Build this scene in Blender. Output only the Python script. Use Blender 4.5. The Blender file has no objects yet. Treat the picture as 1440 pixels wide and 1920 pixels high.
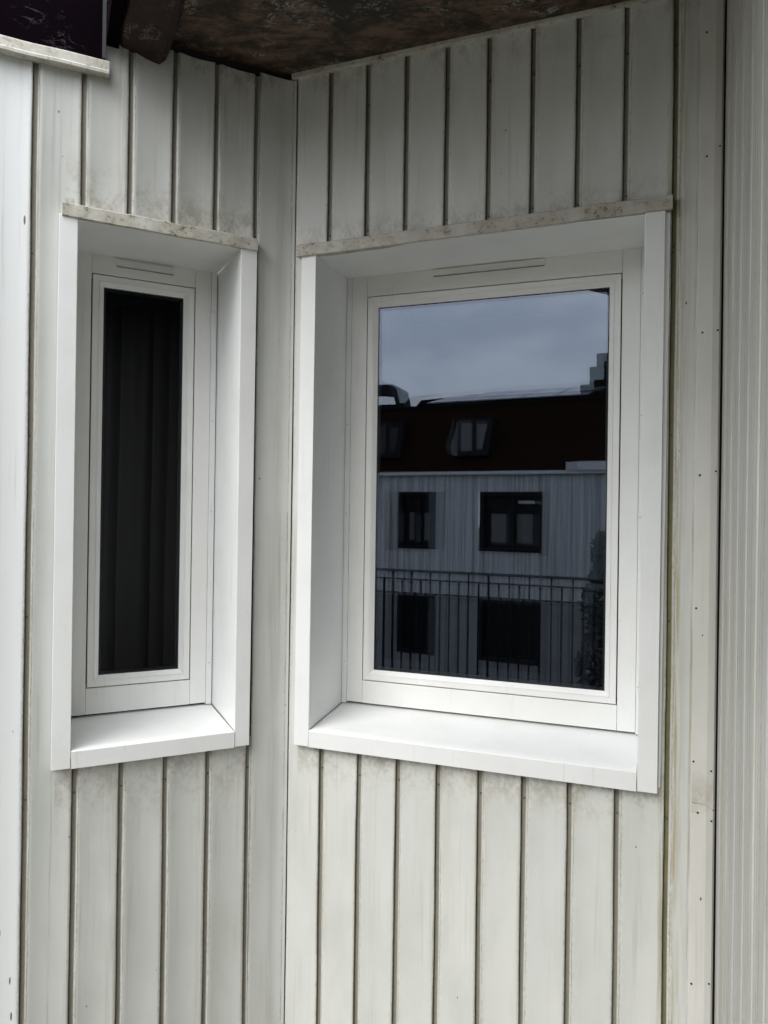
import bpy, bmesh, math, random
from mathutils import Vector, Matrix
random.seed(7)
scene = bpy.context.scene
col = scene.collection

# ------------------------------------------------------------------ camera
EYE = 1.72                                   # eye height above the balcony floor
FPX, PITCH, ROLL = 1322.147, 0.00246, 0.0139866
cam_d = bpy.data.cameras.new('camera')
cam_d.sensor_fit = 'VERTICAL'; cam_d.sensor_height = 24.0; cam_d.sensor_width = 18.0
cam_d.lens = FPX / 1920.0 * 24.0
cam_d.clip_start = 0.02; cam_d.clip_end = 1000
cam = bpy.data.objects.new('camera', cam_d); col.objects.link(cam)
cam.matrix_world = (Matrix.Translation((0, 0, EYE)) @ Matrix.Rotation(math.radians(90) + PITCH, 4, 'X')
                    @ Matrix.Rotation(ROLL, 4, 'Z'))
scene.camera = cam

# ------------------------------------------------------------------ exposure
scene.view_settings.view_transform = 'Standard'
scene.view_settings.look = 'None'
scene.view_settings.gamma = 1.0
scene.view_settings.use_curve_mapping = False
scene.view_settings.exposure = 0.66

# ------------------------------------------------------------------ overcast sky
SUN_BEARING, SUN_ELEV = 222.0, 50.0
world = bpy.data.worlds.new('World'); scene.world = world
world.use_nodes = True
wt = world.node_tree; wt.nodes.clear()
def wn(t, **k):
    n = wt.nodes.new(t)
    for a, b in k.items(): setattr(n, a, b)
    return n
out = wn('ShaderNodeOutputWorld'); bg = wn('ShaderNodeBackground')
sky = wn('ShaderNodeTexSky', sky_type='NISHITA', sun_disc=False)
sky.sun_elevation = math.radians(SUN_ELEV); sky.sun_rotation = math.radians(SUN_BEARING)
tc = wn('ShaderNodeTexCoord'); mp = wn('ShaderNodeMapping')
mp.inputs['Scale'].default_value = (1.0, 1.0, 2.2)
nz = wn('ShaderNodeTexNoise'); nz.inputs['Scale'].default_value = 6.5; nz.inputs['Detail'].default_value = 5; nz.inputs['Roughness'].default_value = .5
cr = wn('ShaderNodeValToRGB')
cr.color_ramp.elements[0].position = .40; cr.color_ramp.elements[0].color = (10.2, 10.7, 11.4, 1)
cr.color_ramp.elements[1].position = .62; cr.color_ramp.elements[1].color = (14.0, 14.1, 14.2, 1)
mx = wn('ShaderNodeMix', data_type='RGBA'); mx.inputs[0].default_value = .95
wt.links.new(tc.outputs['Generated'], mp.inputs[0]); wt.links.new(mp.outputs[0], nz.inputs['Vector'])
wt.links.new(nz.outputs['Fac'], cr.inputs[0])
wt.links.new(sky.outputs[0], mx.inputs[6]); wt.links.new(cr.outputs[0], mx.inputs[7])
# an overcast dome is about three times as bright overhead as at the horizon
sx = wn('ShaderNodeSeparateXYZ'); wt.links.new(tc.outputs['Generated'], sx.inputs[0])
mr = wn('ShaderNodeMapRange'); wt.links.new(sx.outputs[2], mr.inputs[0])
mr.inputs[1].default_value = 0; mr.inputs[2].default_value = 1; mr.inputs[3].default_value = .62; mr.inputs[4].default_value = 1.7
vm = wn('ShaderNodeVectorMath', operation='SCALE'); wt.links.new(mx.outputs[2], vm.inputs[0]); wt.links.new(mr.outputs[0], vm.inputs['Scale'])
wt.links.new(vm.outputs[0], bg.inputs[0]); bg.inputs[1].default_value = .12
wt.links.new(bg.outputs[0], out.inputs[0])

sun_d = bpy.data.lights.new('sun', 'SUN'); sun_d.energy = 1.5; sun_d.angle = math.radians(38); sun_d.color = (1, .97, .93)
sun = bpy.data.objects.new('sun', sun_d); col.objects.link(sun)
b_, e_ = math.radians(SUN_BEARING), math.radians(SUN_ELEV)
sdir = Vector((math.sin(b_) * math.cos(e_), math.cos(b_) * math.cos(e_), math.sin(e_)))
sun.rotation_euler = (-sdir).to_track_quat('-Z', 'Y').to_euler()

# ------------------------------------------------------------------ object helpers
def tag(o, label=None, cat=None, group=None, kind=None):
    if cat and not kind: kind = 'thing'
    if label: o['label'] = label
    if cat: o['category'] = cat
    if group: o['group'] = group
    if kind: o['kind'] = kind
    return o
def empty(name, loc=(0, 0, 0), rz=0):
    o = bpy.data.objects.new(name, None); col.objects.link(o)
    o.location = loc; o.rotation_euler = (0, 0, rz); o.empty_display_size = .1
    return o
def obj(name, bm, mats, parent=None, bevel=0, smooth=False, matrix=None):
    bmesh.ops.recalc_face_normals(bm, faces=bm.faces)
    me = bpy.data.meshes.new(name); bm.to_mesh(me); bm.free()
    for m in (mats if isinstance(mats, (list, tuple)) else [mats]): me.materials.append(m)
    o = bpy.data.objects.new(name, me); col.objects.link(o)
    if parent:
        o.parent = parent
        o.matrix_parent_inverse = parent_matrix(parent).inverted()
    if smooth:
        for p in me.polygons: p.use_smooth = True
    if bevel:
        b = o.modifiers.new('bevel', 'BEVEL'); b.width = bevel; b.segments = 2; b.limit_method = 'ANGLE'; b.angle_limit = math.radians(40)
        b.harden_normals = False
    return o
def parent_matrix(o):
    m = Matrix.Translation(o.location) @ o.rotation_euler.to_matrix().to_4x4()
    if o.parent: m = parent_matrix(o.parent) @ o.matrix_parent_inverse @ m
    return m

# wall frames: corner point, direction along the wall, outward normal (all in plan)
AR = 1.909686
CORNER = Vector((-0.29989, 2.2, EYE))
class Wall:
    def __init__(s, C, bearing, flip):
        s.C = Vector(C); s.d = Vector((math.sin(bearing), math.cos(bearing), 0))
        s.n = Vector((math.cos(bearing), -math.sin(bearing), 0)) * flip
    def P(s, a, z, o=0):                     # a along the wall, z relative to eye height, o out of the wall
        return s.C + s.d * a + s.n * o + Vector((0, 0, z))
AL = AR + math.radians(135)
R = Wall(CORNER, AR, 1);
if R.n.dot(Vector((0, -1, 0))) < 0: R.n = -R.n
L = Wall(CORNER, AL, 1)
if L.n.dot(Vector((0, -1, 0))) < 0: L.n = -L.n
SIDE_S = 1.2232
sd = R.n.copy()
S = Wall(R.P(SIDE_S, 0, 0), 0, 1); S.d = sd; S.n = -R.d.copy()

def box(bm, w, s0, s1, z0, z1, o0, o1, s0b=None, s1b=None, mat=0, dz=0.0, uv=None):
    """box in wall space; s0b/s1b: edges at the bottom when a member runs out of plumb; dz lifts the s1 end"""
    s0b = s0 if s0b is None else s0b; s1b = s1 if s1b is None else s1b
    vs = [bm.verts.new(w.P(a, z, o)) for o in (o0, o1)
          for a, z in ((s0b, z0), (s1b, z0 + dz), (s1, z1 + dz), (s0, z1))]
    for f in ((0, 1, 2, 3), (4, 5, 6, 7), (0, 1, 5, 4), (1, 2, 6, 5), (2, 3, 7, 6), (3, 0, 4, 7)):
        fc = bm.faces.new([vs[i] for i in f]); fc.material_index = mat
def wbox(bm, x0, x1, y0, y1, z0, z1, mat=0):
    vs = [bm.verts.new((x, y, z)) for z in (z0, z1) for x, y in ((x0, y0), (x1, y0), (x1, y1), (x0, y1))]
    for f in ((0, 1, 2, 3), (4, 5, 6, 7), (0, 1, 5, 4), (1, 2, 6, 5), (2, 3, 7, 6), (3, 0, 4, 7)):
        bm.faces.new([vs[i] for i in f]).material_index = mat
def prism(bm, pts_a, pts_b, mat=0):
    a = [bm.verts.new(p) for p in pts_a]; b = [bm.verts.new(p) for p in pts_b]; n = len(a)
    bm.faces.new(a).material_index = mat; bm.faces.new(b).material_index = mat
    for i in range(n):
        bm.faces.new((a[i], a[(i + 1) % n], b[(i + 1) % n], b[i])).material_index = mat
def disc(bm, w, s, z, o, r, h=.0018, n=12, mat=0):
    rings = []
    for rr, oo in ((r, o), (r * .92, o + h * .7), (r * .55, o + h)):
        rings.append([bm.verts.new(w.P(s + rr * math.cos(2 * math.pi * i / n), z + rr * math.sin(2 * math.pi * i / n), oo)) for i in range(n)])
    for a, b in zip(rings, rings[1:]):
        for i in range(n): bm.faces.new((a[i], a[(i + 1) % n], b[(i + 1) % n], b[i])).material_index = mat
    bm.faces.new(rings[-1]).material_index = mat

# ------------------------------------------------------------------ materials
class NT:
    def __init__(s, name):
        s.m = bpy.data.materials.new(name); s.m.use_nodes = True; s.t = s.m.node_tree
        s.b = s.t.nodes['Principled BSDF']; s.out = s.t.nodes['Material Output']
    def n(s, t, ins=None, **k):
        x = s.t.nodes.new(t)
        for a, b in k.items(): setattr(x, a, b)
        for a, b in (ins or {}).items(): s.set(x.inputs[a], b)
        return x
    def set(s, sock, v):
        if isinstance(v, bpy.types.NodeSocket): s.t.links.new(v, sock)
        else: sock.default_value = v
    def math(s, op, a, b=None, c=None, clamp=False):
        x = s.n('ShaderNodeMath', operation=op, use_clamp=clamp)
        for i, v in enumerate((a, b, c)):
            if v is not None: s.set(x.inputs[i], v)
        return x.outputs[0]
    def noise(s, vec, scale, detail=3, rough=.55, dist=0):
        x = s.n('ShaderNodeTexNoise', {'Vector': vec, 'Scale': scale, 'Detail': detail, 'Roughness': rough, 'Distortion': dist})
        return x.outputs['Fac']
    def ramp(s, v, a, b):                    # smooth 0..1 between a and b
        x = s.n('ShaderNodeMapRange', {'Value': v, 'From Min': a, 'From Max': b}, interpolation_type='SMOOTHSTEP')
        return x.outputs[0]
    def mix(s, f, a, b):
        x = s.n('ShaderNodeMix', data_type='RGBA')
        s.set(x.inputs[0], f)
        for i, v in ((6, a), (7, b)):
            s.set(x.inputs[i], (*v, 1) if isinstance(v, tuple) and len(v) == 3 else v)
        return x.outputs[2]
    def map(s, vec, scale=(1, 1, 1), loc=(0, 0, 0)):
        x = s.n('ShaderNodeMapping', {'Vector': vec}); x.inputs['Scale'].default_value = scale; x.inputs['Location'].default_value = loc
        return x.outputs[0]
    def sep(s, vec):
        x = s.n('ShaderNodeSeparateXYZ', {0: vec}); return x.outputs
    def bump(s, h, strength=.3, dist=.001):
        x = s.n('ShaderNodeBump', {'Height': h, 'Strength': strength, 'Distance': dist}); s.set(s.b.inputs['Normal'], x.outputs[0])
    def pos(s): return s.n('ShaderNodeNewGeometry').outputs['Position']
    def uv(s): return s.n('ShaderNodeUVMap').outputs[0]

def cladding_mat(name, base, grime=1.0, stains=(), pitch=.1227, rough=.42, u0=-.0038, gw=.143, ge=0.0, runs=(), newer=None, idf=.35):
    """old painted aluminium panels; UV = (metres along wall, metres relative to eye height)"""
    N = NT(name); uv = N.uv(); u, v, _ = N.sep(uv)
    c = base
    big = N.noise(N.map(uv, (3.5, 1.3, 1)), 1.6, 4, .6)
    colr = N.mix(N.ramp(big, .35, .7), c, tuple(x * k for x, k in zip(c, (.86, .87, .85))))
    # every panel weathered a little differently
    idn = N.n('ShaderNodeTexWhiteNoise', {'W': N.math('FLOOR', N.math('DIVIDE', u, pitch))}, noise_dimensions='1D').outputs[0]
    colr = N.mix(N.math('MULTIPLY', idn, idf), colr, tuple(x * k for x, k in zip(c, (.84, .86, .88))))
    if newer is not None:                    # one replaced board, whiter than its neighbours
        nb = N.math('GREATER_THAN', u, newer)
        colr = N.mix(nb, colr, (.74, .755, .75))
        v2 = N.n('ShaderNodeTexVoronoi', {'Vector': N.map(uv, (46, 9, 1)), 'Scale': 1.0, 'Randomness': 1.0})
        r2 = N.sep(v2.outputs['Color'])[1]
        cm = N.math('MULTIPLY', N.math('LESS_THAN', v2.outputs['Distance'], N.math('MULTIPLY', r2, .13)), N.math('GREATER_THAN', r2, .55))
        colr = N.mix(N.math('MULTIPLY', cm, N.math('MULTIPLY', nb, .9)), colr, (.04, .04, .04))
    # vertical rain streaks
    st = N.noise(N.map(uv, (60, 1.2, 1)), 1.0, 4, .65)
    stm = N.math('MULTIPLY', N.ramp(st, .52, .78), N.ramp(N.noise(uv, 2.3, 3), .38, .62))
    colr = N.mix(N.math('MULTIPLY', stm, .38 * grime), colr, (.26, .235, .17))
    # dirt held along the panel edges
    fr = N.math('FRACT', N.math('DIVIDE', N.math('SUBTRACT', u, u0), pitch))
    dl = N.math('MULTIPLY', N.math('SUBTRACT', fr, gw), pitch)          # distance right of the groove
    dr = N.math('MULTIPLY', N.math('SUBTRACT', 1.0 - ge, fr), pitch)
    for d, wd in ((dl, .011), (dr, .008)):
        en = N.noise(N.map(uv, (300, 60, 1)), 1.0, 6, .75)
        near = N.ramp(N.math('ABSOLUTE', d), wd, 0.0)
        m = N.math('MULTIPLY', near, N.ramp(N.math('ADD', en, N.math('MULTIPLY', N.noise(uv, 1.7, 2), .3)), .60, .80))
        colr = N.mix(N.math('MULTIPLY', m, .42 * grime), colr, (.20, .175, .11))
    for d in (dl, dr):
        ln = N.ramp(N.math('ABSOLUTE', N.math('SUBTRACT', d, .0012)), .0016, .0004)
        colr = N.mix(N.math('MULTIPLY', N.math('MULTIPLY', ln, N.ramp(N.noise(N.map(uv, (30, 7, 1)), 1.0, 4, .7), .38, .6)), .55 * grime), colr, (.20, .175, .12))
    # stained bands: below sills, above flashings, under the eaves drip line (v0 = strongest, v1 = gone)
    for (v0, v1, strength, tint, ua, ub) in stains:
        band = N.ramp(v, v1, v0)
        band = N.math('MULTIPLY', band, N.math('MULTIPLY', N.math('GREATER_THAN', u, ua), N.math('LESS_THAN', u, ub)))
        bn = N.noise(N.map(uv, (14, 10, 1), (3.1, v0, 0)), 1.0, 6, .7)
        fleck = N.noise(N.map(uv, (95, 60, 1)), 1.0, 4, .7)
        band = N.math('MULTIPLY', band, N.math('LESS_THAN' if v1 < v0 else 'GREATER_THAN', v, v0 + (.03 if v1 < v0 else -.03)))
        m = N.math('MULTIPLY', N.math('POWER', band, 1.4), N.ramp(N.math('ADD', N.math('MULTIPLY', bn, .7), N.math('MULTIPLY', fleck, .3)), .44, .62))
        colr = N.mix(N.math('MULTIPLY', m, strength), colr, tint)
    for (uc, wd, strength, tint) in runs:    # long runs of algae and rust
        m = N.math('MULTIPLY', N.ramp(N.math('ABSOLUTE', N.math('SUBTRACT', u, uc)), wd, wd * .2), N.ramp(N.noise(N.map(uv, (140, 3.2, 1), (uc * 7, 0, 0)), 1.0, 6, .7), .42, .60))
        colr = N.mix(N.math('MULTIPLY', m, strength), colr, tint)
    # fine flaking and soot
    fl = N.noise(N.map(uv, (260, 120, 1)), 1.0, 6, .8)
    fm = N.math('MULTIPLY', N.ramp(fl, .60, .68), N.ramp(N.noise(uv, 6, 4, .6), .48, .62))
    colr = N.mix(N.math('MULTIPLY', fm, .38 * grime), colr, (.22, .20, .15))
    lf = N.noise(N.map(uv, (210, 90, 1), (5, 5, 0)), 1.0, 5, .8)
    colr = N.mix(N.math('MULTIPLY', N.ramp(lf, .60, .68), .35), colr, (.82, .82, .79))
    # fly specks and chips in the paint
    vo = N.n('ShaderNodeTexVoronoi', {'Vector': N.map(uv, (21, 11, 1)), 'Scale': 1.0, 'Randomness': 1.0})
    r1 = N.sep(vo.outputs['Color'])[0]
    sp = N.math('MULTIPLY', N.math('LESS_THAN', vo.outputs['Distance'], N.math('MULTIPLY', r1, .050)), N.math('GREATER_THAN', r1, .60))
    colr = N.mix(N.math('MULTIPLY', sp, .85), colr, (.06, .055, .05))
    gr = N.noise(N.map(uv, (1, 1, 1)), 900, 2, .6)
    colr = N.mix(N.math('MULTIPLY', N.ramp(gr, .45, .75), .14), colr, (.3, .3, .28))
    N.set(N.b.inputs['Base Color'], colr)
    N.set(N.b.inputs['Roughness'], N.math('ADD', rough, N.math('MULTIPLY', big, .16)))
    h = N.math('ADD', N.math('MULTIPLY', gr, .28), N.math('MULTIPLY', N.noise(N.map(uv, (9, 2.2, 1)), 1.0, 3), 3.2))
    N.bump(h, .5, .0009)
    return N.m
def paint_mat(name, base, rough=.35, wave=1.0, dirt=.12):
    N = NT(name); p = N.pos()
    big = N.noise(p, 6, 4, .6)
    c = N.mix(N.math('MULTIPLY', N.ramp(big, .4, .72), dirt), base, (.42, .40, .33))
    vo = N.n('ShaderNodeTexVoronoi', {'Vector': p, 'Scale': 17.0})
    sm = N.math('MULTIPLY', N.ramp(N.math('ADD', vo.outputs['Distance'], N.math('MULTIPLY', N.noise(p, 60, 3), .12)), .14, .09),
                N.math('GREATER_THAN', N.sep(vo.outputs['Color'])[0], .86))
    c = N.mix(N.math('MULTIPLY', sm, .22), c, (.40, .38, .36))
    dr = N.math('MULTIPLY', N.ramp(N.noise(N.map(p, (70, 70, 2.2)), 1.0, 5, .7), .56, .70), N.ramp(N.noise(p, 4.5, 3), .45, .6))
    c = N.mix(N.math('MULTIPLY', dr, dirt * 1.8), c, (.38, .35, .28))
    ab = N.n('ShaderNodeMapping', {'Vector': p}); ab.inputs['Rotation'].default_value = (.5, .9, .3); ab.inputs['Scale'].default_value = (140, 16, 16)
    sc_ = N.math('MULTIPLY', N.ramp(N.noise(ab.outputs[0], 1.0, 3, .6), .70, .76), N.ramp(N.noise(p, 9, 2), .56, .64))
    c = N.mix(N.math('MULTIPLY', sc_, .35), c, (.42, .41, .40))
    gp = N.noise(p, 160, 5, .75)
    c = N.mix(N.math('MULTIPLY', N.ramp(gp, .60, .72), dirt * .9), c, (.40, .37, .30))
    N.set(N.b.inputs['Base Color'], c)
    N.set(N.b.inputs['Roughness'], N.math('ADD', rough, N.math('MULTIPLY', N.noise(p, 23, 3), .15)))
    h = N.math('ADD', N.math('MULTIPLY', N.noise(p, 7, 2), 3.0 * wave), N.math('MULTIPLY', N.noise(p, 700, 2), .12))
    N.bump(h, .35, .001)
    return N.m
def flashing_mat(name, base, dirt):
    N = NT(name); p = N.pos(); x, y, z = N.sep(p)
    n1 = N.noise(p, 11, 6, .72); n2 = N.noise(p, 75, 5, .75)
    c = N.mix(N.ramp(n1, .38, .62), base, (base[0] * .78, base[1] * .75, base[2] * .68))
    c = N.mix(N.math('MULTIPLY', N.ramp(N.math('ADD', N.math('MULTIPLY', n2, .65), N.math('MULTIPLY', n1, .35)), .53, .66), dirt), c, (.09, .062, .035))
    bl = N.noise(N.map(p, (26, 26, 40)), 1.0, 5, .7)
    c = N.mix(N.math('MULTIPLY', N.ramp(bl, .55, .68), .6 * dirt), c, (.24, .22, .19))
    bright = N.ramp(N.noise(p, 34, 3), .62, .72)
    c = N.mix(N.math('MULTIPLY', bright, .5), c, (.60, .58, .52))
    N.set(N.b.inputs['Base Color'], c); N.set(N.b.inputs['Roughness'], .62)
    N.bump(N.math('ADD', n2, N.math('MULTIPLY', N.noise(p, 14, 3), 2.0)), .5, .0015)
    return N.m
def plain(name, base, rough=.5, scale=30, var=.25, bump=0.0, metallic=0, spec=.5):
    N = NT(name); p = N.pos()
    c = N.mix(N.math('MULTIPLY', N.noise(p, scale, 4, .6), var * 2), base, tuple(x * .55 for x in base))
    N.set(N.b.inputs['Base Color'], c); N.b.inputs['Roughness'].default_value = rough; N.b.inputs['Metallic'].default_value = metallic; N.b.inputs['Specular IOR Level'].default_value = spec
    if bump: N.bump(N.noise(p, scale * 3, 4), bump, .003)
    return N.m
def pane_mat(name, tint, refl, ior=1.52, double=1.0):
    """thin coated glass: reflection on the outward face, the rest straight through"""
    N = NT(name); N.t.nodes.remove(N.b)
    tr = N.n('ShaderNodeBsdfTransparent', {'Color': (*tint, 1)})
    gl = N.n('ShaderNodeBsdfGlossy', {'Color': (*refl, 1), 'Roughness': 0.0})
    fr = N.n('ShaderNodeFresnel', {'IOR': ior})
    geo = N.n('ShaderNodeNewGeometry')
    f = N.math('MULTIPLY', N.math('MULTIPLY', fr.outputs[0], double, clamp=True), N.math('SUBTRACT', 1.0, geo.outputs['Backfacing']))
    mxs = N.n('ShaderNodeMixShader', {0: f, 1: tr.outputs[0], 2: gl.outputs[0]})
    N.t.links.new(mxs.outputs[0], N.out.inputs[0])
    return N.m

BROWN = (.20, .165, .10); OLIVE = (.17, .165, .085)
M_cl_right = cladding_mat('right_cladding_paint', (.67, .672, .635), 1.05,
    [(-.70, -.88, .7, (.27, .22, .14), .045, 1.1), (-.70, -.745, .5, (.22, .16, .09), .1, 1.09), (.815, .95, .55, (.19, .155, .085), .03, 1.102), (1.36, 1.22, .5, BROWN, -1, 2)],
    runs=[(1.124, .009, .75, (.34, .28, .12)), (1.135, .016, .4, (.40, .37, .24)), (1.161, .005, .6, (.30, .25, .14)), (1.092, .010, .5, (.33, .31, .16)), (.63, .012, .25, (.4, .36, .26)), (.30, .02, .2, (.4, .38, .3))])
M_cl_left = cladding_mat('left_cladding_paint', (.61, .615, .585), 1.25,
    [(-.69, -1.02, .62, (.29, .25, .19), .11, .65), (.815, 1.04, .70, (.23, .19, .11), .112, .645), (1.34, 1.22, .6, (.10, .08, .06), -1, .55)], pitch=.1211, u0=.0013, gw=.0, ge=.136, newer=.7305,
    runs=[(.658, .004, .6, (.33, .33, .31)), (.50, .02, .35, (.36, .33, .25)), (.04, .02, .3, (.42, .40, .33)), (.712, .004, .6, (.28, .26, .2)), (.26, .012, .35, (.36, .33, .22))])
M_cl_side = cladding_mat('side_cladding_paint', (.56, .548, .51), 1.9, [(1.5, .4, .5, (.30, .25, .14), -1, 9)], idf=.9,
    runs=[(.40, .02, .5, (.36, .34, .16)), (.20, .01, .5, (.3, .28, .22)), (.58, .015, .5, (.4, .36, .2)), (.30, .008, .5, (.72, .71, .68)), (.12, .03, .5, (.34, .31, .24)), (.75, .03, .4, (.36, .34, .24))])
M_groove = plain('groove_grime', (.31, .29, .235), .6, 60, .4)
M_algae = plain('algae_groove', (.27, .25, .13), .7, 25, .6)
M_white = paint_mat('new_white_aluminium', (.80, .81, .80), .33, 1.0, .10)
M_frame = paint_mat('white_window_frame', (.81, .81, .785), .4, .3, .09)
M_flash = flashing_mat('weathered_flashing', (.58, .57, .52), 1.0)
M_flash2 = flashing_mat('brown_weathered_flashing', (.52, .50, .455), 1.0)
M_trim = cladding_mat('trim_paint', (.70, .68, .63), .7, [(-.725, -.60, .4, (.28, .22, .14), -1, 9)], pitch=9.0)
M_seal = plain('grey_sealant', (.24, .24, .23), .6, 60, .5)
M_black = plain('black_gasket', (.012, .012, .013), .5, 50, .2)
M_gap = plain('dark_gap', (.02, .018, .015), .9, 20, .2)
M_screw = plain('oxidised_screw', (.10, .095, .085), .5, 200, .3)
M_screw_w = plain('painted_screw', (.55, .55, .53), .4, 200, .3)
M_pane_out = pane_mat('outer_pane_glass', (.90, .93, .92), (.72, .81, 1.0), double=2.7)
M_pane_in = pane_mat('inner_pane_glass', (.90, .93, .92), (.66, .76, 1.0), double=1.7)
M_room = plain('dim_room', (.008, .008, .008), .9, 5, .2, spec=.05)

def soffit_mat():
    N = NT('stained_plywood'); p = N.pos()
    q = N.n('ShaderNodeMapping', {'Vector': p}); q.inputs['Rotation'].default_value = (0, 0, math.radians(35)); q.inputs['Scale'].default_value = (3.2, 9, 1)
    g = N.noise(q.outputs[0], 3.4, 12, .80, .25); blot = N.noise(p, 4.2, 9, .74, .3)
    c = N.mix(N.ramp(g, .40, .60), (.024, .017, .013), (.155, .098, .070))
    c = N.mix(N.math('MULTIPLY', N.ramp(blot, .47, .58), .93), c, (.018, .016, .012))
    q2 = N.n('ShaderNodeMapping', {'Vector': p}); q2.inputs['Rotation'].default_value = (0, 0, math.radians(20)); q2.inputs['Scale'].default_value = (3.0, 9, 1)
    w = N.noise(q2.outputs[0], 2.4, 9, .72, 2.0)
    line = N.ramp(N.math('ABSOLUTE', N.math('SUBTRACT', w, .5)), .016, .004)
    wm = N.math('MULTIPLY', N.math('MULTIPLY', line, N.ramp(N.noise(p, 5.2, 4, .6), .47, .57)), N.ramp(N.noise(p, 40, 4), .40, .55))
    c = N.mix(wm, c, (.50, .48, .43))
    N.set(N.b.inputs['Base Color'], c); N.b.inputs['Roughness'].default_value = .6
    N.bump(N.math('ADD', g, w), .7, .004)
    return N.m
M_soffit = soffit_mat()
M_beam = plain('dark_rotten_timber', (.050, .034, .030), .85, 26, .7, 1.0, spec=.2)
M_fascia = plain('near_black_purple_paint', (.0035, .0012, .0032), .9, 14, .5, .15)
def scratched(m, tint):
    N = NT.__new__(NT); N.m = m; N.t = m.node_tree; N.b = N.t.nodes['Principled BSDF']; N.out = N.t.nodes['Material Output']
    p = N.pos(); src = N.b.inputs['Base Color'].links[0].from_socket
    w = N.noise(N.map(p, (5, 5, 14)), 1.3, 8, .7, 1.2)
    ln = N.math('MULTIPLY', N.ramp(N.math('ABSOLUTE', N.math('SUBTRACT', w, .5)), .012, .003), N.ramp(N.noise(p, 7, 4, .6), .50, .60))
    N.set(N.b.inputs['Base Color'], N.mix(N.math('MULTIPLY', ln, .7), src, tint))
scratched(M_fascia, (.10, .09, .11)); scratched(M_beam, (.20, .15, .13))
M_fascia.node_tree.nodes['Principled BSDF'].inputs['Specular IOR Level'].default_value = .03

# ------------------------------------------------------------------ cladding
GROOVE = .0185; GD = .0078; DISH = .0034
def panel_profile(a0, a1, first_groove, PITCH_S=.1227, GROOVE=GROOVE, DISH=DISH):
    """points (s, o, mat, smooth-group) from a0 to a1 for grooves starting at first_groove + k*PITCH_S"""
    pts = []
    k0 = int(math.floor((a0 - first_groove) / PITCH_S)) - 1
    k = k0
    while True:
        g = first_groove + k * PITCH_S
        if g > a1 + PITCH_S: break
        # groove: sharp left lip, floor, small step, sloping right flank
        pts += [(g - .0012, 0.0), (g, -.0012), (g + .0004, -GD - .010), (g + .0020, -GD - .010), (g + .0022, -GD), (g + .0118, -GD - .0003), (g + .0124, -GD + .0012), (g + GROOVE - .0034, -.0052),
                (g + GROOVE - .0012, -.0028), (g + GROOVE - .0004, -.0004), (g + GROOVE + .0010, 0.0004)]
        f0 = g + GROOVE + .0010; f1 = g + PITCH_S - .0012
        for i in range(1, 12):
            t = i / 12.0
            pts.append((f0 + (f1 - f0) * t, .0004 * (1 - t) - DISH * 4 * t * (1 - t) * (1.0 - .18 * math.cos(k * 2.3))))
        k += 1
    res = []
    for i, (s, o) in enumerate(pts):
        if a0 <= s <= a1: res.append((s, o))
        elif i + 1 < len(pts) and s < a0 < pts[i + 1][0]:
            t = (a0 - s) / (pts[i + 1][0] - s); res.append((a0, o + t * (pts[i + 1][1] - o)))
        elif i > 0 and pts[i - 1][0] < a1 < s:
            s_, o_ = pts[i - 1]; t = (a1 - s_) / (s - s_); res.append((a1, o_ + t * (o - o_)))
    return res
def clad(bm, w, a0, a1, z0, z1, first, z1b=None, seed=0, algae=None, uoff=0.0, prof=None):
    prof = prof or panel_profile(a0, a1, first)
    uvl = bm.loops.layers.uv.verify()
    nz_ = max(2, int((z1 - z0) / .06))
    rnd = random.Random(seed)
    ph = [rnd.uniform(0, 6.28) for _ in range(6)]
    rows = []
    for j in range(nz_ + 1):
        row = []
        for s, o in prof:
            top = z1 if z1b is None else z1 + (z1b - z1) * (s - a0) / (a1 - a0)
            z = z0 + (top - z0) * j / nz_
            kk = math.floor((s - first) / .1227)
            wob = .0005 * math.sin(z * 5 + kk * 1.7 + ph[0]) + .0003 * math.sin(z * 13 + kk * 2.9 + ph[1])
            row.append((bm.verts.new(w.P(s + wob, z, o + .0006 * math.sin(z * 4.1 + s * 9 + ph[2]))), s + uoff, z))
        rows.append(row)
    for j in range(nz_):
        for i in range(len(prof) - 1):
            a, b, c, d = rows[j][i], rows[j][i + 1], rows[j + 1][i + 1], rows[j + 1][i]
            f = bm.faces.new((a[0], b[0], c[0], d[0]))
            for lp, q in zip(f.loops, (a, b, c, d)): lp[uvl].uv = (q[1], q[2])
            mo = (prof[i][1] + prof[i + 1][1]) / 2
            f.material_index = (2 if algae is not None and prof[i][0] > algae else 1) if mo < -.0070 else 0
            ds = prof[i + 1][0] - prof[i][0]; do = prof[i + 1][1] - prof[i][1]
            f.smooth = abs(do) < .6 * abs(ds)
def backing(bm, w, a0, a1, z0, z1, mat):
    box(bm, w, a0, a1, z0, z1, -.035, -.030, mat=mat)

FLOOR = -EYE
def screw_set(w, pts, r, mat, parent, name='screw'):
    for s, z, o in pts:
        bm = bmesh.new(); disc(bm, w, s, z, o, r * random.uniform(.9, 1.1)); obj(name, bm, mat, parent)

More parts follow.
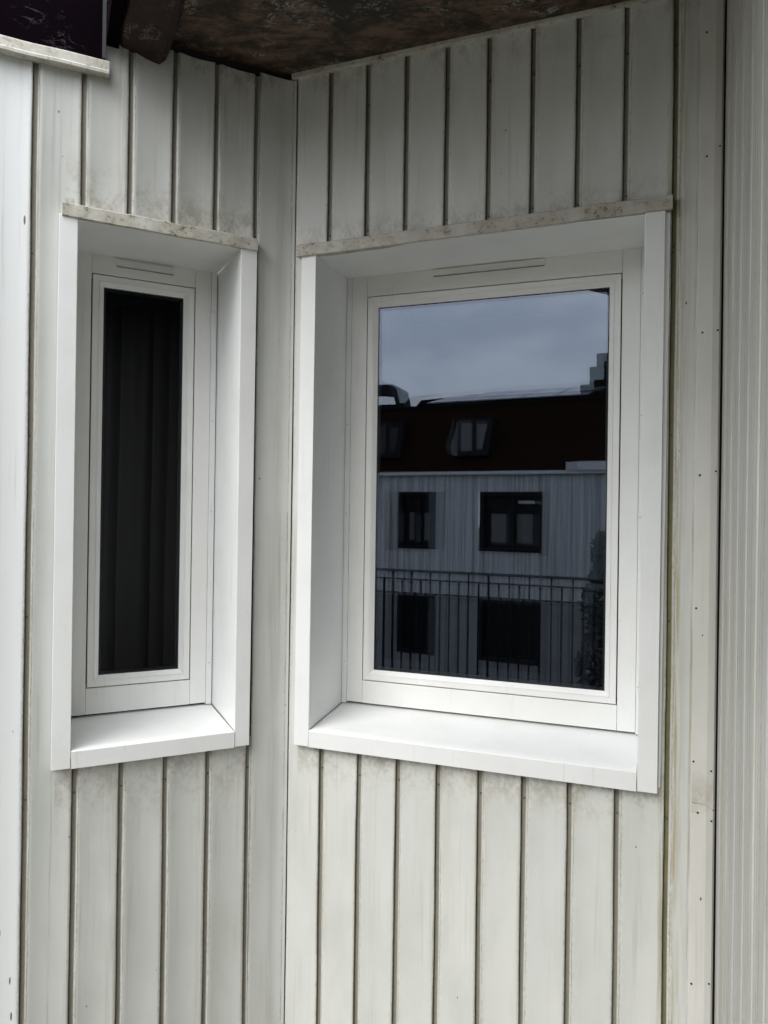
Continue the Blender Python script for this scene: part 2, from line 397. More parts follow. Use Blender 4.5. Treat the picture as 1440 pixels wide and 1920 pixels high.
# ---- right wall
WR = tag(empty('clad_wall', R.P(.6, FLOOR, 0)), 'dirty white panel wall around the wide window, between inner corner and right-hand end trim', 'wall', 'vertical metal panel walls')
bm = bmesh.new()
G0R = -.0038
OPR = (.070, 1.060, -.690, .805)            # cladding stops behind the window casing
clad(bm, R, .001, 1.168, .805, 1.352, G0R, 1.360, 1, 1.09)
clad(bm, R, .001, 1.168, FLOOR, -.690, G0R, None, 1, 1.09)
clad(bm, R, .001, .070, -.690, .805, G0R, None, 1)
clad(bm, R, 1.060, 1.168, -.690, .805, G0R, None, 1, 1.09)
bmesh.ops.remove_doubles(bm, verts=bm.verts, dist=1e-6)
obj('cladding', bm, [M_cl_right, M_groove, M_algae], WR)
bm = bmesh.new()
for a, b, c, d in ((-.03, 1.2208, .87, 1.40), (-.03, 1.2208, FLOOR, -.74), (-.03, .085, -.74, .87), (1.047, 1.2208, -.74, .87)): backing(bm, R, a, b, c, d, 0)
obj('wall_backing', bm, M_gap, WR)
bm = bmesh.new()                            # L-shaped strip under the soffit
box(bm, R, -.004, 1.20, 1.350, 1.376, -.006, .010, dz=.010)
obj('top_strip', bm, M_flash, WR, .0012)
def uvbox_obj(name, w, boxes, mat, parent, bevel=.0008):
    bm = bmesh.new()
    for b in boxes: box(bm, w, *b)
    uvl = bm.loops.layers.uv.verify()
    for f in bm.faces:
        for lp in f.loops:
            r = lp.vert.co - w.C; lp[uvl].uv = (r.dot(w.d), r.z)
    return obj(name, bm, mat, parent, bevel)
def end_trim(name, za, zb):
    bm = bmesh.new(); pr = [(1.1655, -.004), (1.1655, .0030), (1.2005, .0036), (1.2165, -.0010), (1.2214, -.006), (1.2214, -.012)]
    zt = lambda s, z: z + ((-.015 if s > 1.21 else 0) if abs(z) < 1 else 0)
    prism(bm, [R.P(s, zt(s, za), o) for s, o in pr], [R.P(s, zt(s, zb), o) for s, o in pr])
    uvl = bm.loops.layers.uv.verify()
    for f in bm.faces:
        for lp in f.loops:
            r = lp.vert.co - R.C; lp[uvl].uv = (r.dot(R.d), r.z)
    return obj(name, bm, M_trim, WR, .0006)
end_trim('end_trim', -.7285, 1.37)
end_trim('end_trim', FLOOR, -.7310)
bm = bmesh.new(); box(bm, R, 1.2212, 1.2530, FLOOR, 1.80, -.04, -.018); obj('dark_joint', bm, M_gap, WR)
pts = []
for k in range(1, 10):
    s = G0R + k * .1227 + .0080
    pts += [(s, -.784 + .004 * math.sin(k * 2.1), -GD), (s, 1.232 + .005 * math.sin(k * 1.7), -GD)]
    if k < 9: pts.append((s + .001, .852 + .004 * math.sin(k * 3.3), -GD))
pts += [(1.1065, z, -GD) for z in (.7085, .6946, .216, -.269, -.78)]
pts += [(G0R + .011, z, .0) for z in (.838, .672, .18, -.303, -.80)]
screw_set(R, pts, .0030, M_screw, WR)
screw_set(R, [(1.1785, 1.246, .003), (1.1822, .927, .003), (1.1775, .4757, .003), (1.1756, .110, .003), (1.1708, -.231, .003), (1.1692, -.6236, .003),
              (1.1807, -.753, .003), (1.1709, -1.1918, .003)], .0027, M_gap, WR)
screw_set(R, [(1.212, -1.184, .0006), (1.213, -.7708, .0006), (1.211, -.6437, .0006), (1.213, .48, .0006), (1.213, .12, .0006), (1.213, .95, .0006)], .0024, M_gap, WR)

# ---- left wall
WL = tag(empty('clad_wall', L.P(.6, FLOOR, 0)), 'dirty white vertical panel wall around the narrow window, left of the inner corner', 'wall', 'vertical metal panel walls')
G0L = -.0085 + .0                            # grooves measured from the right lip (profile mirrored below)
def mirror_prof(a0, a1):
    # on this wall the sharp lip of every groove is at its far (image-left) side
    # the sharp lip is at s = .1224 + k * .1211, the panel resumes GROOVE nearer the corner
    p = panel_profile(-a1, -a0, -(.1224 + 20 * .1211), .1211, .0165, .0058)
    return sorted([(-s, o) for s, o in p])
def clad_l(bm, a0, a1, z0, z1, seed): clad(bm, L, a0, a1, z0, z1, .1224, None, seed, prof=mirror_prof(a0, a1))
bm = bmesh.new()
TOPL = 1.335
clad_l(bm, .1075, .548, .800, TOPL, 11)
clad_l(bm, .548, 1.9, .800, 1.235, 11)
clad_l(bm, .1075, 1.9, FLOOR, -.685, 11)
clad_l(bm, .640, 1.9, -.685, .800, 11)
# corner panel: flat, then coved into the corner
uvl = bm.loops.layers.uv.verify()
cp = [(.1064, -.0050), (.1060, -.0018), (.1050, -.0002)] + [(.1040 - .0080 * i, .0002 - .0014 * math.sin(math.pi * i / 8)) for i in range(9)]
cp += [(.034 - .0058 * i, .00002 + .0098 * (i / 7.0) ** 2.0) for i in range(1, 8)]
cp = sorted(cp)
nzz = 48; rows = []
for j in range(nzz + 1):
    z = FLOOR + (1.345 - FLOOR) * j / nzz
    rows.append([(bm.verts.new(L.P(s, z, o + .0004 * math.sin(z * 3.7 + s * 20))), s, z) for s, o in cp])
for j in range(nzz):
    for i in range(len(cp) - 1):
        q = (rows[j][i], rows[j][i + 1], rows[j + 1][i + 1], rows[j + 1][i])
        f = bm.faces.new([x[0] for x in q]); f.smooth = True
        for lp, x in zip(f.loops, q): lp[uvl].uv = (x[1], x[2])
bmesh.ops.remove_doubles(bm, verts=bm.verts, dist=1e-6)
obj('cladding', bm, [M_cl_left, M_groove, M_algae], WL)
bm = bmesh.new()
for a, b, c, d in ((-.03, .55, .87, 1.40), (.55, 1.9, .87, 1.23), (-.03, 1.9, FLOOR, -.74), (-.03, .155, -.74, .87), (.632, 1.9, -.74, .87)): backing(bm, L, a, b, c, d, 0)
obj('wall_backing', bm, M_gap, WL)
pts = []
for k in range(0, 6):
    s = .1224 + k * .1211 - .0075
    pts.append((s, -.781, -GD))
    if k < 4: pts.append((s, .842 - .006 * k, -GD))
pts += [(.7240, z, -GD) for z in (.688, .1966, -.29)]
screw_set(L, pts, .0030, M_screw, WL)

# ---- side wall (ribbed, seen at a glancing angle on the right)
WS = tag(empty('clad_wall', S.P(1.6, FLOOR, 0)), 'grey ribbed panel wall seen edge-on at the far right, running towards the viewer', 'wall', 'vertical metal panel walls')
bm = bmesh.new()
LEN_S = 2.35
def side_prof(a, b):
    p = panel_profile(-b, -a, -.0960 - .1227 * 40)
    return sorted([(-s, o * .75) for s, o in p])
D0, D1 = 1.10, 2.20                          # made-up doorway; its added curtain keeps the narrow window's reflection dark
clad(bm, S, .002, D0, FLOOR, 1.38, .09, None, 21, prof=side_prof(.002, D0))
clad(bm, S, D1, LEN_S, FLOOR, 1.38, .09, None, 22, prof=side_prof(D1, LEN_S))
obj('cladding', bm, [M_cl_side, M_groove, M_algae], WS)
bm = bmesh.new(); box(bm, S, -.10, D0, FLOOR, 1.40, -.16, -.030); box(bm, S, D1, LEN_S, FLOOR, 1.40, -.16, -.030); box(bm, S, D0, D1, 1.30, 1.38, -.16, -.02)
obj('wall_backing', bm, M_gap, WS)
bm = bmesh.new(); rows = []
nn = 240
for z in (FLOOR + .03, -.4, .6, 1.29):
    row = []
    for i in range(nn + 1):
        x = i / nn * 5.6 + .25 * math.sin(i * .09) + .04 * z
        o = -.125 + .050 * abs(math.sin(math.pi * x)) ** .45 + .008 * math.sin(i * .31 + 2 * z)
        row.append(bm.verts.new(S.P(D0 + .01 + (D1 - D0 - .02) * i / nn, z, o)))
    rows.append(row)
for a, b in zip(rows, rows[1:]):
    for i in range(nn): bm.faces.new((a[i], a[i + 1], b[i + 1], b[i]))
dc = obj('added_dark_curtain', bm, plain('added_curtain_cloth', (.098, .085, .070), .95, 12, .2, spec=.1), None, smooth=True)
so = dc.modifiers.new('thickness', 'SOLIDIFY'); so.thickness = .002
tag(dc, 'added charcoal curtain in a made-up side doorway, darkening the reflection in the narrow black window', 'curtain')
screw_set(S, [(.1 + k * .1227, z, -.010) for k in range(4) for z in (-.78, .2, .9)], .003, M_screw, WS)

# ------------------------------------------------------------------ windows
def build_window(w, p, label, cat_group):
    root = tag(empty(p['name'], w.P((p['in0'] + p['in1']) / 2, p['sill_b'], .02)), label, 'window', cat_group)
    D = -.250
    i0, i1 = p['in0'], p['in1']              # opening at the front face (s low / s high)
    b0, b1 = p['bk0'], p['bk1']              # opening at the back
    zt_f, zt_b, zs_f, zs_b = p['head_f'], p['head_b'], p['sill_f'], p['sill_k']
    # weathered flashing over the head
    bm = bmesh.new(); f = p['flash']
    N_ = 40
    prof = lambda t: [(-.012, f[3] + .004), (.026, f[3] - .0005), (.0285, f[3] - .003), (.0285, f[2] + .0015), (.026, f[2]), (.010, f[2] + .002), (-.012, f[2] + .006)]
    rows = []
    for i in range(N_ + 1):
        t = i / N_; s = f[0] + (f[1] - f[0]) * t; dz = f[4] * t + .0006 * math.sin(17 * t + f[0] * 30) + .0004 * math.sin(41 * t)
        do = .0008 * math.sin(23 * t + 1) + .0005 * math.sin(57 * t)
        rows.append([bm.verts.new(w.P(s, z + dz, o + (do if o > 0 else 0))) for o, z in prof(t)])
    for a, b in zip(rows, rows[1:]):
        for i in range(len(a)): bm.faces.new((a[i], a[(i + 1) % len(a)], b[(i + 1) % len(a)], b[i]))
    bm.faces.new(rows[0]); bm.faces.new(rows[-1])
    obj('head_flashing', bm, p['flash_mat'], root)
    # casings: front leaf with a thin return towards the wall
    for (o_t, o_b, i_t, i_b) in (p['cas_a'], p['cas_b']):
        bm = bmesh.new(); lo_t, hi_t = min(o_t, i_t), max(o_t, i_t); lo_b, hi_b = min(o_b, i_b), max(o_b, i_b)
        box(bm, w, lo_t, hi_t, p['cas_z'], f[2] + .010, -.002, .0215, lo_b, hi_b)
        obj('side_casing', bm, M_white, root, .0012)
    # jamb linings
    for a_f, a_k, sg in ((i0, b0, -1), (i1, b1, 1)):
        bm = bmesh.new()
        q = [(a_f, .0195), (a_k, D - .03), (a_k + sg * .003, D - .03), (a_f + sg * .003, .0195)]
        n_ = 14
        rws = []
        for j in range(n_ + 1):
            t = j / n_
            rw = []
            for k, (a, o) in enumerate(q):
                zb = zs_f + (zs_b - zs_f) * (.0195 - o) / (.0195 - D) - .004; zt = zt_f + (zt_b - zt_f) * (.0195 - o) / (.0195 - D) + .002
                rw.append(bm.verts.new(w.P(a, zb + (zt - zb) * t, o)))
            rws.append(rw)
        for a, b in zip(rws, rws[1:]):
            for i in range(4): bm.faces.new((a[i], a[(i + 1) % 4], b[(i + 1) % 4], b[i]))
        bm.faces.new(rws[0]); bm.faces.new(rws[-1])
        obj('jamb_lining', bm, M_white, root)
    # head lining
    bm = bmesh.new()
    hp = [(.018, zt_f), (D - .03, zt_b), (D - .03, zt_b + .003), (.018, zt_f + .003)]
    prism(bm, [w.P(i0 + (b0 - i0) * (.018 - o) / (.268) - .0, z, o) for o, z in hp], [w.P(i1 + (b1 - i1) * (.018 - o) / (.268), z, o) for o, z in hp])
    obj('head_lining', bm, M_white, root)
    # sill: sloping tray with a front drop, its sheet slightly dished
    bm = bmesh.new(); ns = 30; no = 8; t_ = .0015
    sa, sb = p['sill_s']
    grid = []
    for i in range(ns + 1):
        u = i / ns; rw = []
        for j in range(no + 1):
            v = j / no; o = .0215 + (D - .02 - .0215) * v
            s = (sa + (b0 - sa) * v) * (1 - u) + (sb + (b1 - sb) * v) * u
            z = zs_f + (zs_b - zs_f) * v - .0016 * math.sin(math.pi * v) * (.6 + .5 * math.sin(u * 9)) * math.sin(math.pi * u) ** .3
            rw.append(bm.verts.new(w.P(s, z, o)))
        grid.append(rw)
    for i in range(ns):
        for j in range(no):
            bm.faces.new((grid[i][j], grid[i + 1][j], grid[i + 1][j + 1], grid[i][j + 1])).smooth = True
    lip = [[bm.verts.new(w.P(sa * (1 - i / ns) + sb * i / ns, z, o)) for z, o in ((zs_f - .0015, .0235), (p['sill_b'], .0228), (p['sill_b'], .006))] for i in range(ns + 1)]
    for i in range(ns):
        bm.faces.new((grid[i][0], grid[i + 1][0], lip[i + 1][0], lip[i][0]))
        bm.faces.new((lip[i][0], lip[i + 1][0], lip[i + 1][1], lip[i][1]))
        bm.faces.new((lip[i][1], lip[i + 1][1], lip[i + 1][2], lip[i][2]))
    obj('sill', bm, M_white, root)
    # dark joint under the frame
    bm = bmesh.new(); box(bm, w, b0 + .002, b1 - .002, zs_b - .012, p['fr_b'] + .01, D - .035, D - .005); obj('bottom_joint', bm, M_gap, root)
    # fixed frame
    FO = p['fo']
    s0, s1, s2, s3 = p['st0'], p['sa0'] - .0035, p['sa1'] + .0035, p['st1']
    zb0, zb1, zt0, zt1 = p['fr_b'], p['sz0'] - .0035, p['sz1'] + .0035, max(zt_f, zt_b) + .02
    g = .0007
    fr = empty('frame', w.P(s0, zb0, FO)); fr.parent = root; fr.matrix_parent_inverse = parent_matrix(root).inverted()
    for nm, q in (('stile', (s0, s1, zb0, zt1, FO - .06, FO)), ('stile', (s2, s3, zb0 - .001, zt1, FO - .06, FO)),
                  ('bottom_rail', (s1 + g, s2 - g, zb0 - .001, zb1, FO - .06, FO - .0004)), ('top_rail', (s1 + g, s2 - g, zt0, zt1, FO - .06, FO - .0004))):
        bm = bmesh.new(); box(bm, w, *q); obj(nm, bm, M_frame, fr, .0009)
    for a, b in p['strips']:
        bm = bmesh.new(); box(bm, w, a, b, zb0 - .0055, zt1, FO - .05, FO + .003); obj('cover_strip', bm, M_white, root, .0008)
    # sash with mitred corners
    a0, a1, c0, c1 = p['sa0'], p['sa1'], p['sz0'], p['sz1']
    loops = []
    bm = bmesh.new()
    for ins, o in ((0, FO - .030), (0, FO + .0015), (.0012, FO + .0030), (.0170, FO + .0030), (.0178, FO + .0012), (.0192, FO + .0012), (.0200, FO + .0036), (.0212, FO + .0030), (.0335, FO - .0135), (.0335, FO - .030)):
        loops.append([bm.verts.new(w.P(s, z, o)) for s, z in ((a0 + ins, c0 + ins), (a1 - ins, c0 + ins), (a1 - ins, c1 - ins), (a0 + ins, c1 - ins))])
    for a, b in zip(loops, loops[1:]):
        for i in range(4): bm.faces.new((a[i], a[(i + 1) % 4], b[(i + 1) % 4], b[i]))
    sash = obj('sash', bm, M_frame, root)
    # gasket + spacer + the two panes of the sealed unit
    gs = .0330
    bm = bmesh.new(); loops = []
    for ins, o in ((gs, FO - .0128), (gs + .003, FO - .0128), (gs + .003, FO - .0190), (gs + .0075, FO - .0190), (gs + .0075, FO - .034), (gs - .006, FO - .034)):
        loops.append([bm.verts.new(w.P(s, z, o)) for s, z in ((a0 + ins, c0 + ins), (a1 - ins, c0 + ins), (a1 - ins, c1 - ins), (a0 + ins, c1 - ins))])
    for a, b in zip(loops, loops[1:]):
        for i in range(4): bm.faces.new((a[i], a[(i + 1) % 4], b[(i + 1) % 4], b[i]))
    obj('gasket', bm, M_black, sash)
    e = .0335
    bm = bmesh.new(); box(bm, w, a0 + e, a1 - e, c0 + e, c1 - e, FO - .0175, FO - .0138); obj('pane', bm, M_pane_out, sash)
    # the inner pane of a sealed unit bows a little, which doubles what it mirrors
    bm = bmesh.new(); bw = p['bow']; ng = 20; gr = []
    for i in range(ng + 1):
        u_ = 2 * i / ng - 1
        gr.append([bm.verts.new(w.P(a0 + e + (a1 - a0 - 2 * e) * i / ng, c0 + e + (c1 - c0 - 2 * e) * j / ng,
                   FO - .0245 + bw * ((1 - u_ * u_) + .9 * (1 - (2 * j / ng - 1) ** 2)))) for j in range(ng + 1)])
    for i in range(ng):
        for j in range(ng): bm.faces.new((gr[i][j], gr[i + 1][j], gr[i + 1][j + 1], gr[i][j + 1]))
    pi = obj('pane', bm, M_pane_in, sash, smooth=True)
    if (pi.data.polygons[0].normal).dot(w.n) < 0: pi.data.flip_normals()
    # sealant where linings and sill meet
    for a_f, a_k, sg in ((i0, b0, 1), (i1, b1, -1)):
        bm = bmesh.new(); pa, pb = [], []
        for (o, lst) in ((.017, pa), (D + .002, pb)):
            t = (.0195 - o) / (.0195 - D); a = a_f + (a_k - a_f) * t; z = zs_f + (zs_b - zs_f) * t
            lst += [w.P(a - sg * .001, z - .002, o), w.P(a + sg * .0022, z - .002, o), w.P(a + sg * .0022, z + .0006, o), w.P(a - sg * .001, z + .0026, o)]
        prism(bm, pa, pb); obj('sealant', bm, M_seal, root)
    # slot vent on the top rail
    v0, v1, vz0, vz1 = p['vent']
    bm = bmesh.new()
    box(bm, w, v0, v1, vz0, vz1, FO - .001, FO + .0045); box(bm, w, v0 + .002, v1 - .002, vz0 - .0022, vz0 + .0004, FO - .001, FO + .0085)
    box(bm, w, v0, v1, vz1 - .0003, vz1 + .0025, FO - .001, FO + .0085)
    vt = obj('vent_cover', bm, M_frame, root, .0006)
    bm = bmesh.new(); box(bm, w, v0 + .002, v1 - .002, vz0 - .0045, vz0 - .0036, FO - .001, FO + .0035); obj('slot', bm, M_seal, vt)
    screw_set(w, [(s, z, FO + .0028) for s in [(a + b) / 2 for a, b in p['strips']] for z in (-.50, .0, .30, .66)], .0022, M_screw_w, root)
    if p.get('filler'):
        a, b, bb = p['filler']; bm = bmesh.new(); box(bm, w, a, b, -.70, f[2] + .01, -.001, .009, a, bb); obj('filler_strip', bm, M_white, root, .0008)
    # the unlit room behind the glass
    bm = bmesh.new(); q = [(b0 - .02, -.30), (b1 + .02, -.30), (b1 + .02, -1.1), (b0 - .02, -1.1)]
    lo = [bm.verts.new(w.P(s, -.75, o)) for s, o in q]; hi = [bm.verts.new(w.P(s, .87, o)) for s, o in q]
    bm.faces.new(lo); bm.faces.new(hi)
    for i in (1, 2, 3): bm.faces.new((lo[i], lo[(i + 1) % 4], hi[(i + 1) % 4], hi[i]))
    obj('room_niche', bm, M_room, root)
    return root

build_window(R, dict(name='casement_window', in0=.0925, in1=1.0350, bk0=.0915, bk1=1.0425, head_f=.789, head_b=.797, sill_f=-.6628, sill_k=-.6405,
    sill_b=-.7132, sill_s=(.0928, 1.0320), flash=(.0312, 1.1016, .7838, .8210, .0105), flash_mat=M_flash2, cas_a=(.0452, .0425, .0940, .0912), cas_b=(1.0850, 1.0832, 1.0360, 1.0340),
    cas_z=-.7128, fr_b=-.634, fo=-.236, st0=.1105, st1=1.0290, strips=((.0925, .1098), (1.0298, 1.0405)), sa0=.1685, sa1=.9742, sz0=-.5565, sz1=.7245,
    vent=(.3925, .7500, .7765, .7905), bow=-.0021, filler=(1.0850, 1.0975, 1.0905)),
    'wide square-cornered white window with grey-blue sky and rooftops mirrored in its glass', 'white windows')
build_window(L, dict(name='casement_window', in0=.1630, in1=.6120, bk0=.1775, bk1=.6225, head_f=.789, head_b=.791, sill_f=-.6570, sill_k=-.6385,
    sill_b=-.7050, sill_s=(.1636, .6100), flash=(.1145, .6520, .7880, .8250, .003), flash_mat=M_flash, cas_a=(.1150, .1180, .1635, .1622), cas_b=(.6595, .6596, .6131, .6112),
    cas_z=-.7040, fr_b=-.6315, fo=-.240, st0=.1975, st1=.6120, strips=((.1785, .1968), (.6128, .6215)), sa0=.2515, sa1=.5600, sz0=-.5487, sz1=.7277,
    vent=(.3160, .4930, .7655, .7790), bow=-.0010),
    'tall narrow white window with black glass in the left wall', 'white windows')

# ------------------------------------------------------------------ roof over the corner
RZ = 1.366
RF = tag(empty('porch_ceiling', tuple(CORNER + Vector((0, 0, RZ)))), 'dark stained plywood ceiling with pale scratches above the corner', 'ceiling')
bm = bmesh.new()
poly = [L.P(.545, 0, -.02), L.P(.545, 0, 1.25), R.P(.35, 0, 1.75), S.P(1.85, 0, .55), S.P(2.4, 0, .10), S.P(2.4, 0, -.10), S.P(-.02, 0, -.10), R.P(1.15, 0, -.03), CORNER - Vector((0, -.03, 0))]
lo = [Vector((p.x, p.y, EYE + RZ)) for p in poly]; hi = [v + Vector((0, 0, .10)) for v in lo]
prism(bm, lo, hi)
obj('soffit_board', bm, M_soffit, RF)
bm = bmesh.new(); box(bm, L, .5135, .5470, 1.297, 1.42, -.003, 1.1); obj('gap_shade_board', bm, M_fascia, RF)  # dark board added to stand for the shaded gap beside the beam
# drooping end of an old beam against the left wall
bm = bmesh.new(); prof = [(.372, 1.40), (.374, 1.325), (.384, 1.300), (.402, 1.288), (.425, 1.291), (.47, 1.297), (.505, 1.300), (.512, 1.312), (.512, 1.40)]
nb = 22; rows = []
for j in range(nb + 1):
    o = -.004 + 1.1 * j / nb
    rows.append([bm.verts.new(L.P(s + .003 * math.sin(o * 21 + i), z + (.004 * math.sin(o * 17 + i * 1.3) if z < 1.39 else 0) + .012 * o, o)) for i, (s, z) in enumerate(prof)])
for a, b in zip(rows, rows[1:]):
    for i in range(len(a)): bm.faces.new((a[i], a[(i + 1) % len(a)], b[(i + 1) % len(a)], b[i]))
bm.faces.new(rows[0]); bm.faces.new(rows[-1])
obj('beam', bm, M_beam, RF)

FB = tag(empty('fascia_board', L.P(.8, 1.235, .02)), 'near-black purple board with a stained white drip edge, top left corner', 'fascia')
bm = bmesh.new(); box(bm, L, .548, 1.9, 1.233, 1.75, -.004, .018); obj('board', bm, M_fascia, FB, .001)
bm = bmesh.new(); N_ = 50; rows = []
for i in range(N_ + 1):
    s = .5395 + (1.9 - .5395) * i / N_; dz = -.030 * (s - .54) + .0006 * math.sin(s * 40); do = .001 * math.sin(s * 33)
    rows.append([bm.verts.new(L.P(s, z + dz, o + (do if o > .02 else 0))) for o, z in ((-.01, 1.246), (.0235, 1.240), (.0270, 1.236), (.0270, 1.213), (.0305, 1.209), (.0300, 1.2015), (.012, 1.2015), (-.01, 1.206))])
for a, b in zip(rows, rows[1:]):
    for i in range(len(a)): bm.faces.new((a[i], a[(i + 1) % len(a)], b[(i + 1) % len(a)], b[i]))
bm.faces.new(rows[0]); bm.faces.new(rows[-1])
obj('drip_flashing', bm, M_flash, FB)
bm = bmesh.new(); box(bm, L, .5485, .5580, 1.246, 1.75, .0185, .0215); obj('edge_strip', bm, plain('chipped_edge', (.035, .035, .038), .6, 40, .6), FB)

# ------------------------------------------------------------------ balcony floor, street, railing
M_conc = plain('balcony_concrete', (.14, .128, .095), .8, 8, .3, .3, spec=.2)
bm = bmesh.new()
rl_a, rl_b = Vector((-2.6825, -.9251, 0)), Vector((-.6950, -1.4981, 0)); rd = (rl_b - rl_a).normalized()
far_l = rl_a - rd * 3.4
poly = [L.P(4.2, 0, -.04), far_l, rl_b + rd * .42, S.P(3.5, 0, -.16), S.P(-.05, 0, -.16), CORNER + Vector((0, .1, 0))]
prism(bm, [Vector((p.x, p.y, 0)) for p in poly], [Vector((p.x, p.y, -.2)) for p in poly])
tag(obj('balcony_floor', bm, M_conc), kind='structure')
M_grass = plain('street_ground', (.09, .095, .07), .95, .6, .4, .3)
bm = bmesh.new(); GZ = -6.2
vs = [bm.verts.new((x, y, GZ)) for x, y in ((-400, -400), (400, -400), (400, 400), (-400, 400))]; bm.faces.new(vs)
tag(obj('ground', bm, M_grass), kind='structure')

M_rail = plain('dark_railing_paint', (.006, .007, .011), .5, 60, .3, spec=.12)
rail_n = Vector((-rd.y, rd.x, 0))
RL = Wall((rl_a.x, rl_a.y, EYE), 0, 1); RL.d = rd; RL.n = rail_n
T = tag(empty('balcony_railing', (rl_b.x, rl_b.y, 0)), 'dark metal balcony railing with thin bars, mirrored in the lower part of the wide window', 'railing')
S0, S1 = -3.2, 2.42
for z, h in ((-.508, .017), (-.591, .011), (-.717, .011), (-1.45, .02)):
    bm = bmesh.new(); box(bm, RL, S0, S1, z - h * 1.35, z, -.016, .016); obj('rail', bm, M_rail, T, .002)
bm = bmesh.new(); k = 0; s = S0 + .09
while s < S1:
    big = k % 2 == 0
    hw = random.choice((.0065, .0075, .0095)); s_ = s + random.uniform(-.004, .004); box(bm, RL, s_ - hw, s_ + hw, -1.45, -.519 if big else -.600, -.006, .006)
    s += .0902; k += 1
obj('bars', bm, M_rail, T)
for s in (S0, -1.75, -.35, 2.25):
    bm = bmesh.new(); box(bm, RL, s - .018, s + .018, FLOOR, -.522, -.018, .018); obj('post', bm, M_rail, T, .002)

# ------------------------------------------------------------------ the house across the street (seen mirrored in the wide window)
fa, fb = Vector((-10.48928, -10.55924, 0)), Vector((-4.70741, -12.00424, 0)); fd = (fb - fa).normalized()
F = Wall((fa.x, fa.y, EYE), 0, 1); F.d = fd; F.n = Vector((-fd.y, fd.x, 0))
if F.n.dot(-fa) < 0: F.n = -F.n
def corr_mat():
    N = NT('white_corrugated_cladding'); tc_ = N.n('ShaderNodeTexCoord').outputs['Object']
    st = N.noise(N.map(tc_, (14, 14, .2)), 1.0, 6, .75)
    c = N.mix(N.ramp(st, .40, .66), (.48, .48, .48), (.20, .20, .205))
    N.set(N.b.inputs['Base Color'], c); N.b.inputs['Roughness'].default_value = .6
    return N.m
M_corr = corr_mat(); M_dark_roof = plain('dark_red_tiles', (.015, .0058, .0036), .9, 6, .5, .5, spec=.05)
M_dframe = plain('dark_window_surround', (.008, .008, .011), .6, 20, .2, spec=.15)
M_glass_far = plain('far_window_glass', (.004, .005, .006), .35, 3, .4, spec=.12)
M_curt = plain('pale_curtain', (.13, .13, .125), .8, 7, .4)
M_trimw = plain('pale_gutter', (.5, .5, .5), .5, 10, .2)
H = tag(empty('opposite_house', F.P(3, GZ - EYE, 0)), 'white corrugated house with dark red mansard roof, mirrored in the wide window', 'house')
bm = bmesh.new()                              # corrugated face with rectangular openings
wins = [(.517, 1.576), (2.755, 4.305)]
rows_z = [(-.906, .591), (-3.66, -2.065)]
xs = []; u = -9.0; i = 0
while u < 16:
    xs.append((u, .034 if i % 4 in (1, 2) else 0.0)); u += (.03, .05, .03, .07)[i % 4]; i += 1
more = [(-2.6, -1.5), (-5.6, -4.2), (7.3, 8.9), (10.5, 11.6)]
allw = wins + more
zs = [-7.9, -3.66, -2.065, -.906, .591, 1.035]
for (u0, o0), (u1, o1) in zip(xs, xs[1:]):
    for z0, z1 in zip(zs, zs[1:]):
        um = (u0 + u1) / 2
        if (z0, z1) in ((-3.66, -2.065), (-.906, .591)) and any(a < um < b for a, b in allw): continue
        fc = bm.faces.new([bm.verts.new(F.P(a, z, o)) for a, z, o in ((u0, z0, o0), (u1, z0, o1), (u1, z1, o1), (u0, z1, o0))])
        fc.material_index = 1 if z1 < -1.9 else 0  # lower storey darker: the street's shade is put into its colour
obj('wall', bm, [M_corr, plain('shaded_lower_boards', (.27, .27, .275), .8, 3, .5, spec=.2)], H)
for a, b in allw:
    for z0, z1 in rows_z:
        bm = bmesh.new(); t = .09
        box(bm, F, a, b, z0, z0 + t, -.16, .03); box(bm, F, a, b, z1 - t, z1, -.16, .03)
        box(bm, F, a, a + t, z0 + t, z1 - t, -.16, .03); box(bm, F, b - t, b, z0 + t, z1 - t, -.16, .03)
        m_ = (a + b) / 2; box(bm, F, m_ - .045, m_ + .045, z0 + t, z1 - t, -.14, -.05)
        wn_ = obj('window', bm, M_dframe, H)
        bm = bmesh.new(); box(bm, F, a + .02, b - .02, z0 + .02, z1 - .02, -.20, -.165); obj('pane', bm, M_glass_far, wn_)
        if z0 > -2:
            bm = bmesh.new()
            for c0, c1 in ((a + .25, m_ - .14), (m_ + .14, b - .25)):
                box(bm, F, c0, c1, z0 + .22, z1 - .55, -.163, -.155)
            obj('curtain', bm, M_curt, wn_)
# side panel standing in for the lighter reveal of the narrow opening
bm = bmesh.new(); box(bm, F, 1.58, 1.80, -.90, .591, .0, .05); obj('reveal_standin_panel', bm, plain('grey_reveal_standin', (.30, .31, .32), .5, 9, .3), H)
bm = bmesh.new(); box(bm, F, -9, 16, 1.02, 1.10, -.05, .10); obj('gutter', bm, M_trimw, H)
bm = bmesh.new(); box(bm, F, 4.9, 16, 1.10, 1.30, -.05, .14); obj('cornice', bm, M_trimw, H)
bm = bmesh.new(); prism(bm, [F.P(-9, z, o) for z, o in ((1.10, .0), (2.86, -.55), (2.86, -9), (1.10, -9))], [F.P(16, z, o) for z, o in ((1.10, .0), (2.96, -.55), (2.96, -9), (1.10, -9))])
rf = obj('roof', bm, M_dark_roof, H)
def slate():
    N = NT('grey_roof_panels'); p = N.n('ShaderNodeTexCoord').outputs['Object']
    N.set(N.b.inputs['Base Color'], N.mix(N.noise(p, 3, 3), (.10, .11, .13), (.15, .16, .18))); N.b.inputs['Roughness'].default_value = .18
    return N.m
def poly_slab(pts, dn=.06):
    bm = bmesh.new(); prism(bm, pts, [p - Vector((0, 0, dn)) for p in pts]); return bm
